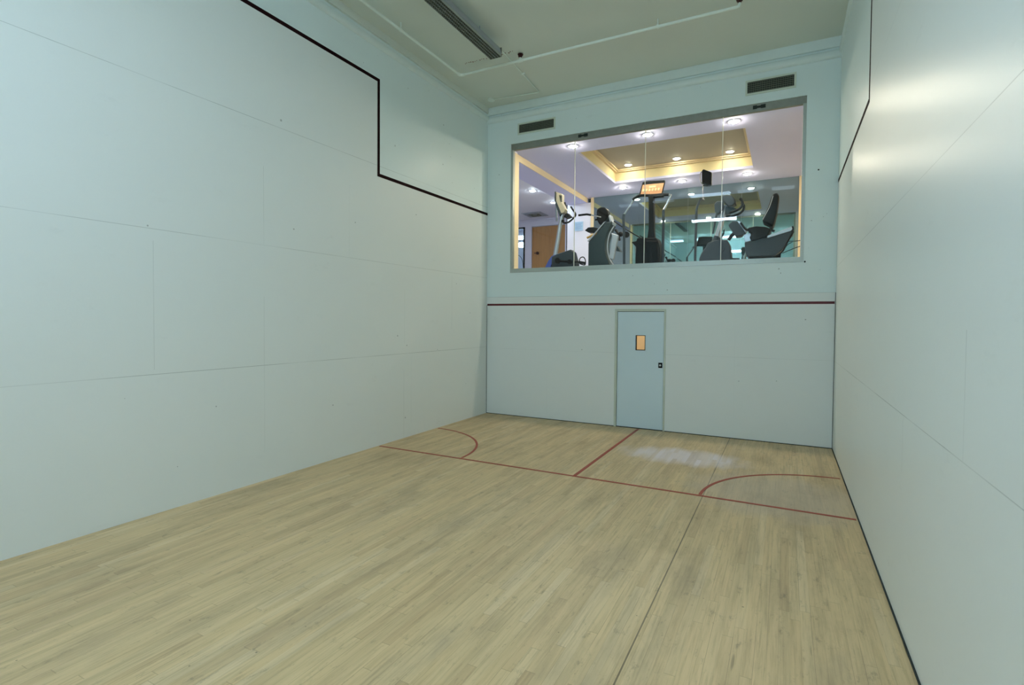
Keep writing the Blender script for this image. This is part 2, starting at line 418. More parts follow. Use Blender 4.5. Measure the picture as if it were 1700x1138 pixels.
struct('trim_3', mould('y', -1, W, YF, 0.0, 5.505, .035), m_mould, 'rounded painted bead along the top of the right wall')
# soft upper band just under the ceiling
struct('trim_4', MB().box(0, W, -.035, 0, 5.56, 5.70), m_mould, 'flat band between bead and ceiling on the back wall')
struct('trim_5', MB().box(0, .03, YF, -.035, 5.60, 5.70), m_ceil, 'flat band between bead and ceiling on the left wall')

# dark gap where the floor meets walls
struct('baseboard_right', MB().box(W-.008, W-.0005, YF, -.001, 0.0005, .014), m_gap, 'thin dark gap strip at the foot of the right wall')
struct('baseboard_back', MB().box(0, DX0, -.006, -.0005, 0.0005, .010).box(DX1, W-.01, -.006, -.0005, 0.0005, .010), m_gap, 'thin dark gap strip at the foot of the back wall')
struct('trim_6', MB().box(.0005, .006, -.006, -.0005, .012, 2.04), m_gap, 'thin dark corner joint left of the back wall')
struct('trim_7', MB().box(W-.006, W-.0005, -.006, -.0005, .012, 2.19), m_gap, 'thin dark corner joint right of the back wall')

# painted lines (part of the surfaces they mark)
T = .003
LW = .042
part('out_line', MB().box(0.012, W-.012, -T, -.0004, 2.048-.018, 2.048+.018), m_linered, wb)['label'] = 'dark red line across the back wall above the door'
def side_line(x0, x1, par, zl, lw, lab):
    mb = MB().box(x0, x1, -2.908-lw/2, 0.015, zl-lw/2, zl+lw/2).box(x0, x1, -2.908-lw/2, -2.908+lw/2, zl+lw/2, 5.03-lw/2) \
        .box(x0, x1, YF, -2.908+lw/2, 5.03-lw/2, 5.03+lw/2)
    part('out_line', mb, m_line, par)['label'] = lab
side_line(.0004, T, wl, 3.745, .045, 'dark stepped line along the left wall')
side_line(W-T, W-.0004, wr, 3.728, .042, 'dark stepped line along the right wall')
part('short_line', MB().box(.03, W-.02, -2.908-.017, -2.908+.017, .0004, T), m_fline, fl)['label'] = 'red line across the whole floor'
part('half_court_line', MB().box(2.912-.020, 2.912+.020, -2.886, -.03, .0004, T), m_fline, fl)['label'] = 'red line from short line to the door'
def arc(cx, a0, a1):
    mb = MB(); n = 28; r = 1.345; h = .016; R = [[], []]
    for k in range(n+1):
        t = a0+(a1-a0)*k/n
        for j, q in enumerate((r-h, r+h)): R[j].append((cx+q*math.cos(t), -2.886+q*math.sin(t)*0.985))
    top = [[mb.bm.verts.new((x, y, T)) for x, y in r_] for r_ in R]; bot = [[mb.bm.verts.new((x, y, .0004)) for x, y in r_] for r_ in R]
    for k in range(n):
        mb.bm.faces.new((top[0][k], top[0][k+1], top[1][k+1], top[1][k])); mb.bm.faces.new((bot[0][k], bot[1][k], bot[1][k+1], bot[0][k+1]))
        mb.bm.faces.new((top[0][k], bot[0][k], bot[0][k+1], top[0][k+1])); mb.bm.faces.new((top[1][k], top[1][k+1], bot[1][k+1], bot[1][k]))
    return mb
part('service_arc', arc(.02, .01, PI/2-.01), m_fline, fl)['label'] = 'red quarter circle at the left wall'
part('service_arc', arc(W-.02, PI/2+.01, PI-.01), m_fline, fl)['label'] = 'red quarter circle at the right wall'

# ------------------------------------------------------------------ door in the back wall
LX0, LX1 = 2.532, 3.290
VX0, VX1, VZ0, VZ1 = 2.838, 2.998, 1.288, 1.535
mb = MB()
for (x0, x1, z0, z1) in ((LX0, VX0, .012, 1.918), (VX1, LX1, .012, 1.918), (VX0, VX1, .012, VZ0), (VX0, VX1, VZ1, 1.918)): mb.box(x0, x1, .012, .050, z0, z1)
d = struct('door_1', mb, m_door, 'flat grey blue door with small pane and flush latch')
part('door_frame', MB().box(DX0+.001, LX0-.006, -.006, .11, 0, DZ1-.001).box(LX1+.006, DX1-.001, -.006, .11, 0, DZ1-.001).box(LX0-.006, LX1+.006, -.006, .11, 1.926, DZ1-.001), m_frame, d)['label'] = 'grey green painted frame'
part('door_stop', MB().box(LX0-.006, LX0+.0, .052, .07, 0, 1.926).box(LX1-.0, LX1+.006, .052, .07, 0, 1.926).box(LX0-.006, LX1+.006, .052, .07, 1.918, 1.926), m_gap, d)
part('bottom_shade_strip', MB().box(LX0-.006, LX1+.006, .0, .06, .0006, .0115), m_gap, d)  # dark strip standing in for the shaded gap under the door
vf = MB()
for (x0, x1, z0, z1) in ((VX0, VX0+.010, VZ0, VZ1), (VX1-.010, VX1, VZ0, VZ1), (VX0+.01, VX1-.01, VZ0, VZ0+.01), (VX0+.01, VX1-.01, VZ1-.01, VZ1)): vf.box(x0, x1, .006, .05, z0, z1)
vp = part('pane_frame', vf, m_gap, d); vp['label'] = 'thin dark frame around the small pane'
part('pane', MB().box(VX0+.01, VX1-.01, .028, .034, VZ0+.01, VZ1-.01), m_glass2, vp)
lt = part('latch_plate', MB().box(3.212, 3.275, .004, .0118, 1.015, 1.10), m_dark, d, bevel=.002); lt['label'] = 'square dark metal plate'
part('latch_ring', MB().disc((3.243, -.004, 1.058), .017, .008, 20, 'y'), m_steel, lt)
# the lit corridor behind the pane
struct('wall_corridor', MB().box(2.0, 3.9, 1.3, 1.36, 0, 2.3).box(1.94, 2.0, .17, 1.3, 0, 2.3).box(3.9, 3.96, .17, 1.3, 0, 2.3).box(1.94, 3.96, .17, 1.36, 2.24, 2.3).box(1.94, 3.96, .0, 1.36, -.1, 0), m_corr, 'cream corridor wall seen through the door pane')
cl = thing('corridor_lamp', 'small warm ceiling lamp in the corridor behind the door', 'ceiling lamp', (2.95, .75, 2.20))
part('lamp_base', MB().disc((2.95, .75, 2.215), .09, .024), m_white, cl); part('diffuser', MB().disc((2.95, .75, 2.19), .08, .024), emit('lit_corridor_lamp', (1, .88, .74, 1), 110), cl)

# ------------------------------------------------------------------ window: frame, four panes, fittings
wn = struct('window_1', MB().box(WX0+.001, WX1-.001, .015, .075, 4.868, WZ1-.001), m_bronze, 'wide gym viewing window with four frameless panes')
s = part('sill_rail', MB().box(WX0+.001, WX1-.001, -.004, .075, WZ0+.001, 2.705), m_alu, wn); s['label'] = 'dull aluminium bottom rail'
s = part('side_rail', MB().box(WX0+.001, WX0+.045, -.002, .075, 2.705, 4.868), m_alu, wn); s['label'] = 'left aluminium side rail'
s = part('side_rail', MB().box(WX1-.045, WX1-.001, -.002, .075, 2.705, 4.868), m_alu, wn); s['label'] = 'right aluminium side rail'
xs = [WX0+.045, 1.727, 2.947, 4.122, WX1-.045]
for i in range(4):
    g = part('pane', MB().box(xs[i]+.005, xs[i+1]-.005, .038, .048, 2.705, 4.868), m_glass, wn)
    if i < 3:
        part('pane_joint', MB().box(xs[i+1]-.0048, xs[i+1]+.0048, .036, .050, 2.706, 4.867), m_edge, wn)['label'] = 'pale glass edge between two panes'
for (cx_, wd) in ((1.88, .17), (4.62, .17)):
    f = MB().box(cx_-wd/2, cx_-.03, .006, .0148, 4.905, 4.955).box(cx_+.02, cx_+wd/2, .006, .0148, 4.905, 4.955).box(cx_-.03, cx_+.02, .009, .0148, 4.915, 4.945)
    part('head_fitting', f, m_void, wn)['label'] = 'small dark clip on the head rail'
part('screw', MB().disc((5.252, -.008, 2.632), .012, .0075, 12, 'y'), m_dark, wn)
part('reveal', MB().box(WX0+.001, WX0+.012, .0755, .30, WZ0+.08, 4.868), m_cream, wn)['label'] = 'cream painted window reveal'
tag(mesh_obj('anchor_hole', MB().disc((5.396, -.003, 3.912), .011, .0028, 12, 'y'), m_void), 'small round dark hole in back wall right of window', 'hole')

# ------------------------------------------------------------------ air vents
def vent(x0, x1, z0, z1, label):
    t = thing('air_vent', label, 'vent', ((x0+x1)/2, 0, z0), 'air vents above the window')
    mb = MB(); e = .026
    for (a, b_, c, d_) in ((x0, x1, z0, z0+e), (x0, x1, z1-e, z1), (x0, x0+e, z0+e, z1-e), (x1-e, x1, z0+e, z1-e)): mb.box(a, b_, -.014, -.0005, c, d_)
    part('frame', mb, m_vent, t)
    part('backing', MB().box(x0+e, x1-e, -.002, -.0005, z0+e, z1-e), m_void, t)
    n = 6
    for k in range(n):
        zc = z0+e+(z1-z0-2*e)*(k+.5)/n
        part('slat', MB().quad([(x0+e, -.012, zc-.008), (x1-e, -.012, zc-.008), (x1-e, -.004, zc+.006), (x0+e, -.004, zc+.006)]), m_slat, t)
    mb = MB()
    k = x0+e+.02
    while k < x1-e-.01:
        mb.box(k, k+.004, -.0135, -.0125, z0+e, z1-e); k += .03
    part('vertical_fins', mb, m_slat, t)
vent(.632, 1.369, 5.122, 5.325, 'louvred air vent on back wall above the left end of window')
vent(4.43, 5.095, 5.112, 5.328, 'louvred air vent on back wall above the right end of window')

# ------------------------------------------------------------------ ceiling fittings of the court
t = thing('fluorescent_fixture', 'long unlit louvred strip light hanging under the court ceiling', 'ceiling light', (1.30, -3.5, ZC))
X0, X1, Y0, Y1 = 1.205, 1.392, -5.4, -1.965
part('housing', MB().prism([(1.235, 5.60), (1.365, 5.60), (X1, 5.515), (X1, 5.50), (X1-.004, 5.50), (X1-.004, 5.515), (1.358, 5.594), (1.242, 5.594), (X0+.004, 5.515), (X0+.004, 5.50), (X0, 5.50), (X0, 5.515)], Y0, Y1), m_silver, t)
mb = MB()
for xx in (X0+.005, X0+.045, X0+.09, X0+.135, X1-.009): mb.box(xx, xx+.004, Y0, Y1, 5.47, 5.515)
part('louvre_rails', mb, m_alu, t)
mb = MB(); yy = Y0
while yy < Y1: mb.box(X0+.008, X1-.008, yy, yy+.003, 5.474, 5.512); yy += .036
part('louvre_blades', mb, m_slat, t)
part('end_cap', MB().box(X0, X1, Y1, Y1+.004, 5.47, 5.60), m_slat, t)
for xx in (1.26, 1.34): part('tube', MB().tube([(xx, Y0+.05, 5.55), (xx, Y1-.05, 5.55)], .013), m_tube, t)
for yy in (-2.4, -4.8): part('hanger', MB().tube([(1.3, yy, 5.60), (1.3, yy, ZC)], .006), m_silver, t)

t = thing('conduit', 'thin painted conduit running from strip light to round ceiling box', 'conduit', (1.2, -.26, ZC))
part('conduit_tube', MB().tube([(1.275, -5.2, 5.685), (1.262, -1.6, 5.685), (1.18, -.30, 5.685), (1.165, -.275, 5.685), (1.13, -.27, 5.685), (.34, -.345, 5.685)], .0085, 8), m_pipe, t)
part('junction_box', MB().disc((.275, -.35, 5.675), .062, .0249, 20), m_pipe, t)
part('strap', MB().box(1.20, 1.26, -.99, -.97, 5.674, 5.699), m_pipe, t)

t = thing('sprinkler_pipe', 'pale painted sprinkler pipe under the ceiling with two heads', 'pipe', (.4, -1.5, ZC))
yp, zp = -1.52, 5.60
part('pipe', MB().tube([(.405, -7.2, zp), (.40, yp-.05, zp), (.405, yp-.015, zp), (.43, yp, zp), (4.42, yp, zp), (4.445, yp, zp+.008), (4.452, yp, zp+.03), (4.452, yp, zp+.048)], .0185, 12), m_pipe, t)
part('elbow', MB().tube([(.403, yp-.06, zp), (.405, yp-.02, zp), (.43, yp, zp), (.47, yp, zp)], .024, 12), m_pipe, t)
part('tee', MB().tube([(1.42, yp, zp), (1.50, yp, zp)], .026, 12).tube([(1.46, yp, zp), (1.46, yp, zp+.04)], .02, 12), m_pipe, t)
for xx in (1.46, 4.452):
    h = part('sprinkler_head', MB().tube([(xx, yp, zp+.04), (xx, yp, zp+.062)], .022, 12), m_brass, t); h['label'] = 'dark red sprinkler head'
    part('yoke', MB().tube([(xx-.024, yp, zp+.056), (xx-.032, yp, zp+.072), (xx, yp, zp+.088), (xx+.032, yp, zp+.072), (xx+.024, yp, zp+.056)], .008, 8), m_brass, h)
    part('deflector', MB().disc((xx, yp, zp+.086), .042, .005, 16), m_brass, h)
for (xx, yy) in ((3.47, yp), (.4035, -2.93)):
    part('hanger', MB().tube([(xx, yy, zp+.01), (xx, yy, ZC)], .008, 8).box(xx-.012, xx+.012, yy-.021, yy+.021, zp-.022, zp+.022), m_pipe, t)
mb = MB(); xx = .56  # uneven row of small dark reddish flecks under the ceiling
while xx < 1.42:
    a = random.uniform(-.8, .8); L = random.uniform(.010, .022); yy = yp-.115+random.uniform(-.012, .012)
    mb.box(xx, xx+L*.8, yy, yy+L*.8, ZC-.004, ZC-.0003); xx += random.uniform(.025, .06)
tag(mesh_obj('ceiling_flecks', mb, m_red), 'broken row of dark reddish flecks on ceiling beside the pipe', 'paint flecks', None, 'stuff')

# fixtures over the front of the court (seen only as reflections in glass and mirror)
def court_light(x0, x1, yc, z, mat, label, drop=True):
    t = thing('court_light', label, 'ceiling light', ((x0+x1)/2, yc, z), 'lights over the front of the court')
    part('tray', MB().box(x0, x1, yc-.03, yc+.03, z+.05, z+.09), m_white, t)
    for k in (-.09, 0, .09): part('tube', MB().tube([(x0+.02, yc+k, z), (x1-.02, yc+k, z)], .028, 10), mat, t)
    for xx in (x0+.1, x1-.1): part('hanger', MB().tube([(xx, yc, z+.09), (xx, yc, ZC)], .006, 6), m_silver, t)
court_light(2.40, 3.56, -7.66, 5.50, m_lit, 'lit middle fluorescent light over the front court, behind the viewpoint')
court_light(.12, .74, -8.05, 5.50, m_fill, 'short light with added dim glow nearest the left wall, over the front court')
court_light(1.25, 1.90, -7.9, 5.50, m_fill, 'short light with added dim glow second from the left wall, over the front court')
court_light(3.72, 4.16, -7.66, 5.50, m_fill, 'short light with added dim glow right of the lit one, over the front court')
court_light(4.60, 5.20, -7.68, 5.50, m_fill, 'short light with added dim glow nearest the right wall, over the front court')
court_light(2.2, 3.6, -9.3, 5.06, m_lit2, 'lit fluorescent light hung in front of the front wall, behind the viewpoint')

# ------------------------------------------------------------------ the gym beyond the glass
GZ, GC, GM, GR = 2.36, 4.90, 4.21, 5.30      # floor, ceiling, mirror wall, right wall
ZL = 4.78                                    # underside of the left beam
struct('floor_gym', MB().box(-4.2, GR+.2, .16, 9.0, GZ-.05, GZ), m_carpet, 'grey gym carpet')
TX0, TX1, TY0, TY1, TZ = 1.50, 4.385, .74, 3.15, 5.17
b = MB()
for (x0, x1, y0, y1) in ((.45, TX0, .16, GM+.1), (TX1, GR+.2, .16, GM+.1), (TX0, TX1, .16, TY0), (TX0, TX1, TY1, GM+.1)): b.box(x0, x1, y0, y1, GC, GC+.05)
struct('ceiling_gym', b, m_gceil, 'lavender white gym ceiling around the raised tray')
b = MB(); e = .05
b.box(TX0-e, TX0, TY0-e, TY1+e, GC+.05, TZ+.2).box(TX1, TX1+e, TY0-e, TY1+e, GC+.05, TZ+.2).box(TX0, TX1, TY0-e, TY0, GC+.05, TZ+.2).box(TX0, TX1, TY1, TY1+e, GC+.05, TZ+.2)
tl = struct('trim_tray', b, m_traylip, 'warm yellow upright sides of the ceiling tray')
mb = MB()
for k, (o1, z) in enumerate(((.05, TZ-.03), (.09, TZ-.005))):
    mb.box(TX0, TX0+o1, TY0, TY1, z, z+.03).box(TX1-o1, TX1, TY0, TY1, z, z+.03).box(TX0+o1, TX1-o1, TY0, TY0+o1, z, z+.03).box(TX0+o1, TX1-o1, TY1-o1, TY1, z, z+.03)
part('stepped_cornice', mb, m_cream, tl)
struct('ceiling_tray', MB().box(TX0-e, TX1+e, TY0-e, TY1+e, TZ+.03, TZ+.08), m_tray, 'flat raised centre of the gym ceiling')
# beam on the left with cream side, hall ceiling beyond
bmw = struct('wall_beam', MB().box(-.10, .44, .16, GM+.1, ZL, GC+.05), m_gceil, 'lavender beam between gym and side hall')
part('beam_side', MB().box(.44, .452, .30, GM, ZL-.002, GC), m_cream, bmw)['label'] = 'cream side of the beam'
struct('ceiling_hall', MB().box(-4.2, -.10, .16, 9.0, 4.86, 4.91), m_white, 'pale ceiling of the side hall')
struct('wall_gym_pier', MB().box(-.10, .545, GM, GM+.3, GZ, ZL), m_white, 'white pier left of the mirror')
struct('trim_pier', MB().box(.545, .62, GM-.01, GM+.3, GZ, GC), m_cream, 'cream upright strip at the left edge of the mirror')
struct('trim_pier_edge', MB().box(-.125, -.10, GM, GM+.3, GZ, ZL), m_dark, 'dark edge strip on the left of the pier')
struct('wall_gym_far', MB().box(.62, GR+.2, GM+.02, GM+.12, GZ, GC), m_white, 'gym end wall behind the mirror')
struct('wall_gym_right', MB().box(GR, GR+.1, .16, GM+.02, GZ, GC), m_cream, 'cream right wall of the gym')
struct('wall_gym_near', MB().box(-4.2, WX0-.0, .165, .26, GZ-.1, 5.0).box(WX0, WX1+.0, .165, .26, GZ-.1, WZ0+.02).box(WX1, GR, .165, .26, GZ-.1, 5.0).box(WX0, WX1, .165, .2, 4.97, 5.2), m_white, 'gym side of the court wall')
mr = thing('wall_mirror', 'large green tinted mirror filling the far gym wall', 'mirror', (2.9, GM, GZ))
xsM = [.62, 1.78, 2.94, 4.10, 5.235]
for i in range(4):
    part('mirror_panel', MB().box(xsM[i]+.0015, xsM[i+1]-.0015, GM+.004, GM+.0195, GZ+.02, GC-.004), m_mirror, mr)
struct('trim_mirror', MB().box(5.236, GR-.001, GM-.02, GM+.019, GZ, GC-.001), m_cream, 'cream strip at the right edge of the mirror')
# side hall
HY = 6.0
hx = lambda px: at(px, 400, HY).x
hw = MB()
ztop = at(900, 375, HY).z
xg0, xg1, xw1, xd1 = at(856, 400, HY).x-.6, hx(871.5), hx(882.5), hx(938)
hw.box(xg0, -.1, HY, HY+.1, ztop, 4.86).box(xg1, xw1, HY, HY+.1, GZ, ztop).box(xd1, .6, HY, HY+.1, GZ, ztop).box(-4.2, xg0, HY, HY+.1, GZ, 4.86)
struct('wall_hall_far', hw, m_white, 'far white wall of the side hall')
struct('trim_hall', MB().box(-4.0, -.1, HY-.05, HY, at(900, 366, HY).z, at(900, 366, HY).z+.05), m_white, 'white moulding over the hall doors')
struct('wall_hall_side', MB().box(-4.25, -4.2, .16, 9.0, GZ, 4.9).box(-4.2, GR, 8.95, 9.0, GZ, 4.9).box(.545, .60, GM+.3, HY, GZ, 4.9), m_white, 'outer walls of the side hall')
dd = struct('door_2', MB().box(xw1+.01, (xw1+xd1)/2+.25, HY+.02, HY+.06, GZ+.01, ztop-.02), m_brown, 'tan wooden door at the end of the side hall')
kp = at(892.5, 420.5, HY)
hd = part('door_handle', MB().disc((kp.x, HY-.03, kp.z), .045, .045, 16, 'y'), m_brass, dd)
part('lever', MB().tube([(kp.x, HY-.04, kp.z), (kp.x-.10, HY-.045, kp.z)], .012, 8), m_brass, hd)
struct('door_3', MB().box((xw1+xd1)/2+.256, xd1-.01, HY+.02, HY+.06, GZ+.01, ztop-.02), m_brown, 'second tan door leaf beside the first')
gf = struct('window_2', MB().box(xg0, xg1-.03, HY-.01, HY+.05, ztop-.04, ztop+.0).box(xg1-.05, xg1-.0, HY-.01, HY+.05, GZ, ztop).box(xg0, xg0+.05, HY-.01, HY+.05, GZ, ztop-.04), m_dark, 'dark framed glass panel left of the tan door')
part('pane', MB().box(xg0+.05, xg1-.05, HY+.01, HY+.02, GZ, ztop-.04), m_glass2, gf)
hp = thing('hall_lantern', 'upper bright lamp seen through the dark framed hall glass', 'ceiling light', (at(860, 392, 7.6).x, 7.6, at(860, 392, 7.6).z), 'lamps beyond the hall glass')
c = at(860, 392, 7.6); part('diffuser', MB().box(c.x-.5, c.x+.42, 7.5, 7.7, c.z-.12, c.z-.02), m_hallpanel, hp); part('housing', MB().box(c.x-.55, c.x+.47, 7.45, 7.75, c.z-.02, c.z+.02), m_white, hp)
part('rod', MB().tube([(c.x, 7.6, c.z+.02), (c.x, 7.6, 4.86)], .01, 6), m_white, hp)
hp = thing('hall_light_globe', 'lower round bright lamp seen through the dark framed hall glass', 'lamp', (at(866, 407, 7.2).x, 7.2, at(866, 407, 7.2).z), 'lamps beyond the hall glass')
c = at(866, 407, 7.2); part('globe', MB().ball(c, .11, (1.6, 1, .85)), m_hallpanel, hp); part('rod', MB().tube([(c.x, 7.2, c.z+.08), (c.x, 7.2, 4.86)], .008, 6), m_white, hp)

# notice on the pier
p0, p1 = at(954, 369, GM), at(968, 383, GM)
nt = tag(mesh_obj('notice', MB().box(p0.x, p1.x, GM-.012, GM-.001, p1.z, p0.z), m_paper), 'pale blue printed notice on the white pier beside the bike console', 'notice')
mb = MB()
for k in range(7):
    zz = p0.z-.03-k*(p0.z-p1.z-.05)/7
    mb.box(p0.x+.02, p1.x-.02-.03*(k % 3 == 2), GM-.0135, GM-.0121, zz-.006, zz)
part('text_lines', mb, m_ink, nt)

# downlights
def downlight(loc, r, mat, label, group):
    x, y, z = loc
    t = thing('downlight', label, 'ceiling light', (x, y, z), group)
    part('trim_ring', MB().ring((x, y, z-.008), r, r*1.42, .0075), m_white, t)
    part('lamp', MB().ball((x, y, z-.008), r*.96, (1, 1, .3)), mat, t)
    return t
col_w = ['left', 'middle', 'right']
d0 = downlight((1.56, .36, GC), .062, m_down, 'bright recessed downlight in the near row by the window, left one', 'gym ceiling downlights')
for i, x in enumerate((1.56, 2.905, 4.25)):
    for j, y in enumerate((.36, 3.565)):
        if i == j == 0: continue
        dup(d0, (x, y, GC), ['bright recessed downlight in the near row by the window, %s one', 'recessed downlight in the far row by the mirror, %s one'][j] % col_w[i])
for i, (px, py) in enumerate(((1043, 273), (1124, 263), (1214, 252))):
    downlight((1.875+i*1.045, 2.85, TZ+.03), .062, m_down2, 'recessed downlight in the raised yellow ceiling tray, %s one' % col_w[i], 'downlights in the ceiling tray')
h0 = None
for (px, py, lab) in ((884, 317, 'downlight in the side hall ceiling, the nearer one'), (919, 336, 'downlight in the side hall ceiling behind the bike console')):
    d_ = _F + R2*((px-850-PPX)/FPX) - U2*((py-569-PPY)/FPX); tt = (4.86-CZ)/d_.z
    downlight((CX+tt*d_.x, CY+tt*d_.y, 4.86), .062, m_hall, lab, 'side hall downlights')
# air diffuser of the hall
d_ = _F + R2*((888-850-PPX)/FPX) - U2*((356-569-PPY)/FPX); tt = (4.86-CZ)/d_.z; vx, vy = CX+tt*d_.x, CY+tt*d_.y
t = thing('ceiling_diffuser', 'square air diffuser in the side hall ceiling', 'vent', (vx, vy, 4.86))
for k, r_ in enumerate((.30, .22, .14)):
    mb = MB()
    for (a, b_, c_, d2) in ((-r_, r_, -r_, -r_+.03), (-r_, r_, r_-.03, r_), (-r_, -r_+.03, -r_+.03, r_-.03), (r_-.03, r_, -r_+.03, r_-.03)): mb.box(vx+a, vx+b_, vy+c_, vy+d2, 4.86-.02-.01*k, 4.859-.0)
    part('louvre_ring', mb, m_slat if k == 2 else m_silver, t)

# ------------------------------------------------------------------ gym machines (profiles in the plane of the machine, real width in y)
def P(pts, y): return [at(a, b_, y) for a, b_ in pts]
def PX(pts, y): return [(v.x, v.z) for v in P(pts, y)]
Z3 = lambda L: [(840+a/7.1125, 300+b_/7.1125) for a, b_ in L]
Z4 = lambda L: [(970+a/7.1125, 290+b_/7.1125) for a, b_ in L]
Z5 = lambda L: [(1120+a/6.323, 270+b_/6.323) for a, b_ in L]
def smooth_path(pts, n=6):
    pts = [Vector(p) for p in pts]; out = []
    for i in range(len(pts)-1):
        p0, p1, p2, p3 = pts[max(i-1, 0)], pts[i], pts[i+1], pts[min(i+2, len(pts)-1)]
        for k in range(n):
            s_ = k/n
            out.append(.5*((2*p1)+(-p0+p2)*s_+(2*p0-5*p1+4*p2-p3)*s_*s_+(-p0+3*p1-3*p2+p3)*s_**3))
    return out+[pts[-1]]
def base_bar(t, xa, xb, y, hw_=.28):
    part('base_frame', MB().box(xa, xb, y-.05, y+.05, GZ, GZ+.09).box(xa, xa+.08, y-hw_, y+hw_, GZ, GZ+.06).box(xb-.08, xb, y-hw_, y+hw_, GZ, GZ+.06), m_dark, t, bevel=.01)

# --- upright exercise bike at the left end of the window
Y = 1.0
t = thing('exercise_bike', 'upright exercise bike with blue nose and silver post at the window left', 'exercise bike', (at(932, 440, Y).x, Y, GZ))
xa, xb = at(906, 440, Y).x, at(962, 440, Y).x
base_bar(t, xa-.05, xb+.05, Y)
bot = GZ+.09
sh = PX(Z3([(560, 905), (620, 872), (780, 820), (815, 850), (850, 985)]), Y)
part('shroud', MB().prism([(PX(Z3([(545, 1000)]), Y)[0][0], bot)]+sh+[(sh[-1][0], bot)], Y-.10, Y+.10, .04), m_slate, t, bevel=.008)
ns = PX(Z3([(476, 1030), (515, 950), (555, 893), (625, 868), (632, 900), (570, 960), (548, 1010)]), Y)
n_ = part('nose', MB().prism([(ns[0][0]-.02, bot)]+ns+[(ns[-1][0], bot)], Y-.075, Y+.075, .04), m_blue, t, bevel=.006); n_['label'] = 'blue front cover'
part('post', MB().tube(P(Z3([(575, 920), (606, 740), (650, 470), (664, 400)]), Y), .046, 14, r2=.036), m_silver, t)['label'] = 'silver post'
cn = part('console', MB().prism(PX(Z3([(606, 140), (676, 165), (672, 262), (716, 345), (700, 385), (668, 400), (622, 300), (606, 240)]), Y), Y-.07, Y+.07, .03), m_display, t, bevel=.006)
part('console_back', MB().prism(PX(Z3([(592, 140), (602, 136), (606, 240), (640, 320), (672, 402), (650, 430), (604, 300), (590, 240)]), Y), Y-.08, Y+.08, .02), m_slate, t, bevel=.006)
mb = MB()
for k in range(5):
    a = PX(Z3([(628+k*3.0, 172+k*16), (664, 178+k*16), (664, 186+k*16), (628+k*3.0, 180+k*16)]), Y-.077); mb.prism(a, Y-.077, Y-.070)
part('keypad', mb, m_dark, cn)
part('handlebar', MB().tube(smooth_path(P(Z3([(692, 256), (704, 315), (718, 365), (704, 405), (680, 440), (672, 478)]), Y+.12)), .017, 10), m_black, t)
part('handlebar', MB().tube(smooth_path(P(Z3([(765, 308), (792, 348), (822, 400), (800, 440), (742, 490), (690, 500), (672, 480)]), Y-.12)), .017, 10), m_black, t)
part('bar_clamp', MB().tube([P(Z3([(672, 480)]), Y-.12)[0], P(Z3([(672, 478)]), Y+.12)[0]], .03, 10), m_black, t)
part('arm_rest', MB().prism(PX(Z3([(690, 430), (740, 390), (780, 430), (720, 452)]), Y), Y-.07, Y+.07, .1), m_dark, t)
part('swing_arm', MB().tube(P(Z3([(602, 250), (595, 360), (600, 480)]), Y+.16), .022, 10), m_silver, t)
cr = part('crank', MB().tube(P(Z3([(600, 950), (745, 958)]), Y-.125), .018, 10).disc(P(Z3([(748, 958)]), Y-.15)[0], .045, .03, 20, 'y').disc(P(Z3([(606, 945)]), Y-.15)[0], .055, .03, 20, 'y'), m_black, t)
pd = part('pedal', MB().tube(smooth_path(P(Z3([(862, 962), (878, 915), (915, 905), (938, 945), (932, 995), (880, 985), (862, 962)]), Y-.17)), .010, 8).tube(P(Z3([(862, 962), (932, 975)]), Y-.17), .024, 8).tube([P(Z3([(850, 962)]), Y-.17)[0], P(Z3([(800, 962)]), Y-.10)[0]], .014, 8), m_black, t)
sp = P(Z3([(838, 870)]), Y)[0]
part('seat_post', MB().tube([sp+Vector((.06, 0, -.45)), sp+Vector((.10, 0, -.30))], .03, 10), m_silver, t)

# --- recumbent stepper beside it
Y = 1.75
t = thing('recumbent_stepper', 'dark teal recumbent stepper with silver leg left of the climber', 'exercise machine', (at(996, 440, Y).x, Y, GZ))
base_bar(t, at(980, 440, Y).x-.05, at(1020, 440, Y).x+.10, Y)
lx = PX(Z4([(75, 1000)]), Y)[0][0]; rx = PX(Z4([(330, 1060)]), Y)[0][0]
part('shroud', MB().prism([(lx, bot)]+PX(Z4([(75, 820), (95, 800), (290, 568), (350, 565), (345, 600), (300, 700), (272, 800), (270, 880), (285, 970)]), Y)+[(rx, PX(Z4([(330, 1075)]), Y)[0][1]), (rx, bot)], Y-.17, Y+.17, .04), m_teal, t, bevel=.01)
part('edge_strip', MB().prism(PX(Z4([(84, 812), (70, 800), (262, 580), (286, 566)]), Y), Y-.175, Y+.175), m_silver, t)['label'] = 'silver edge strip'
part('seat_back', MB().prism(PX(Z4([(160, 452), (172, 415), (210, 395), (255, 395), (288, 425), (298, 475), (285, 530), (262, 580), (235, 612), (195, 600), (162, 540)]), Y), Y-.12, Y+.12, .12), m_black, t, bevel=.02)
part('seat', MB().prism(PX(Z4([(20, 668), (60, 632), (130, 628), (200, 650), (262, 610), (280, 640), (210, 720), (150, 715), (110, 690), (60, 690)]), Y), Y-.11, Y+.11, .08), m_black, t, bevel=.01)
g1 = P(Z4([(-68, 482), (30, 470), (80, 478), (200, 505)]), Y-.12)
h = part('hand_lever', MB().tube([g1[0], g1[1], g1[2]], .021, 10), m_black, t); part('lever_rod', MB().tube([g1[2], g1[3]], .014, 10), m_steel, h)
part('link', MB().tube(P(Z4([(130, 535), (200, 520)]), Y-.1), .02, 10), m_black, t)
part('foot_bar', MB().tube(P(Z4([(32, 748), (100, 718), (160, 700)]), Y-.14), .022, 8), m_yellow, t)['label'] = 'ochre bar'
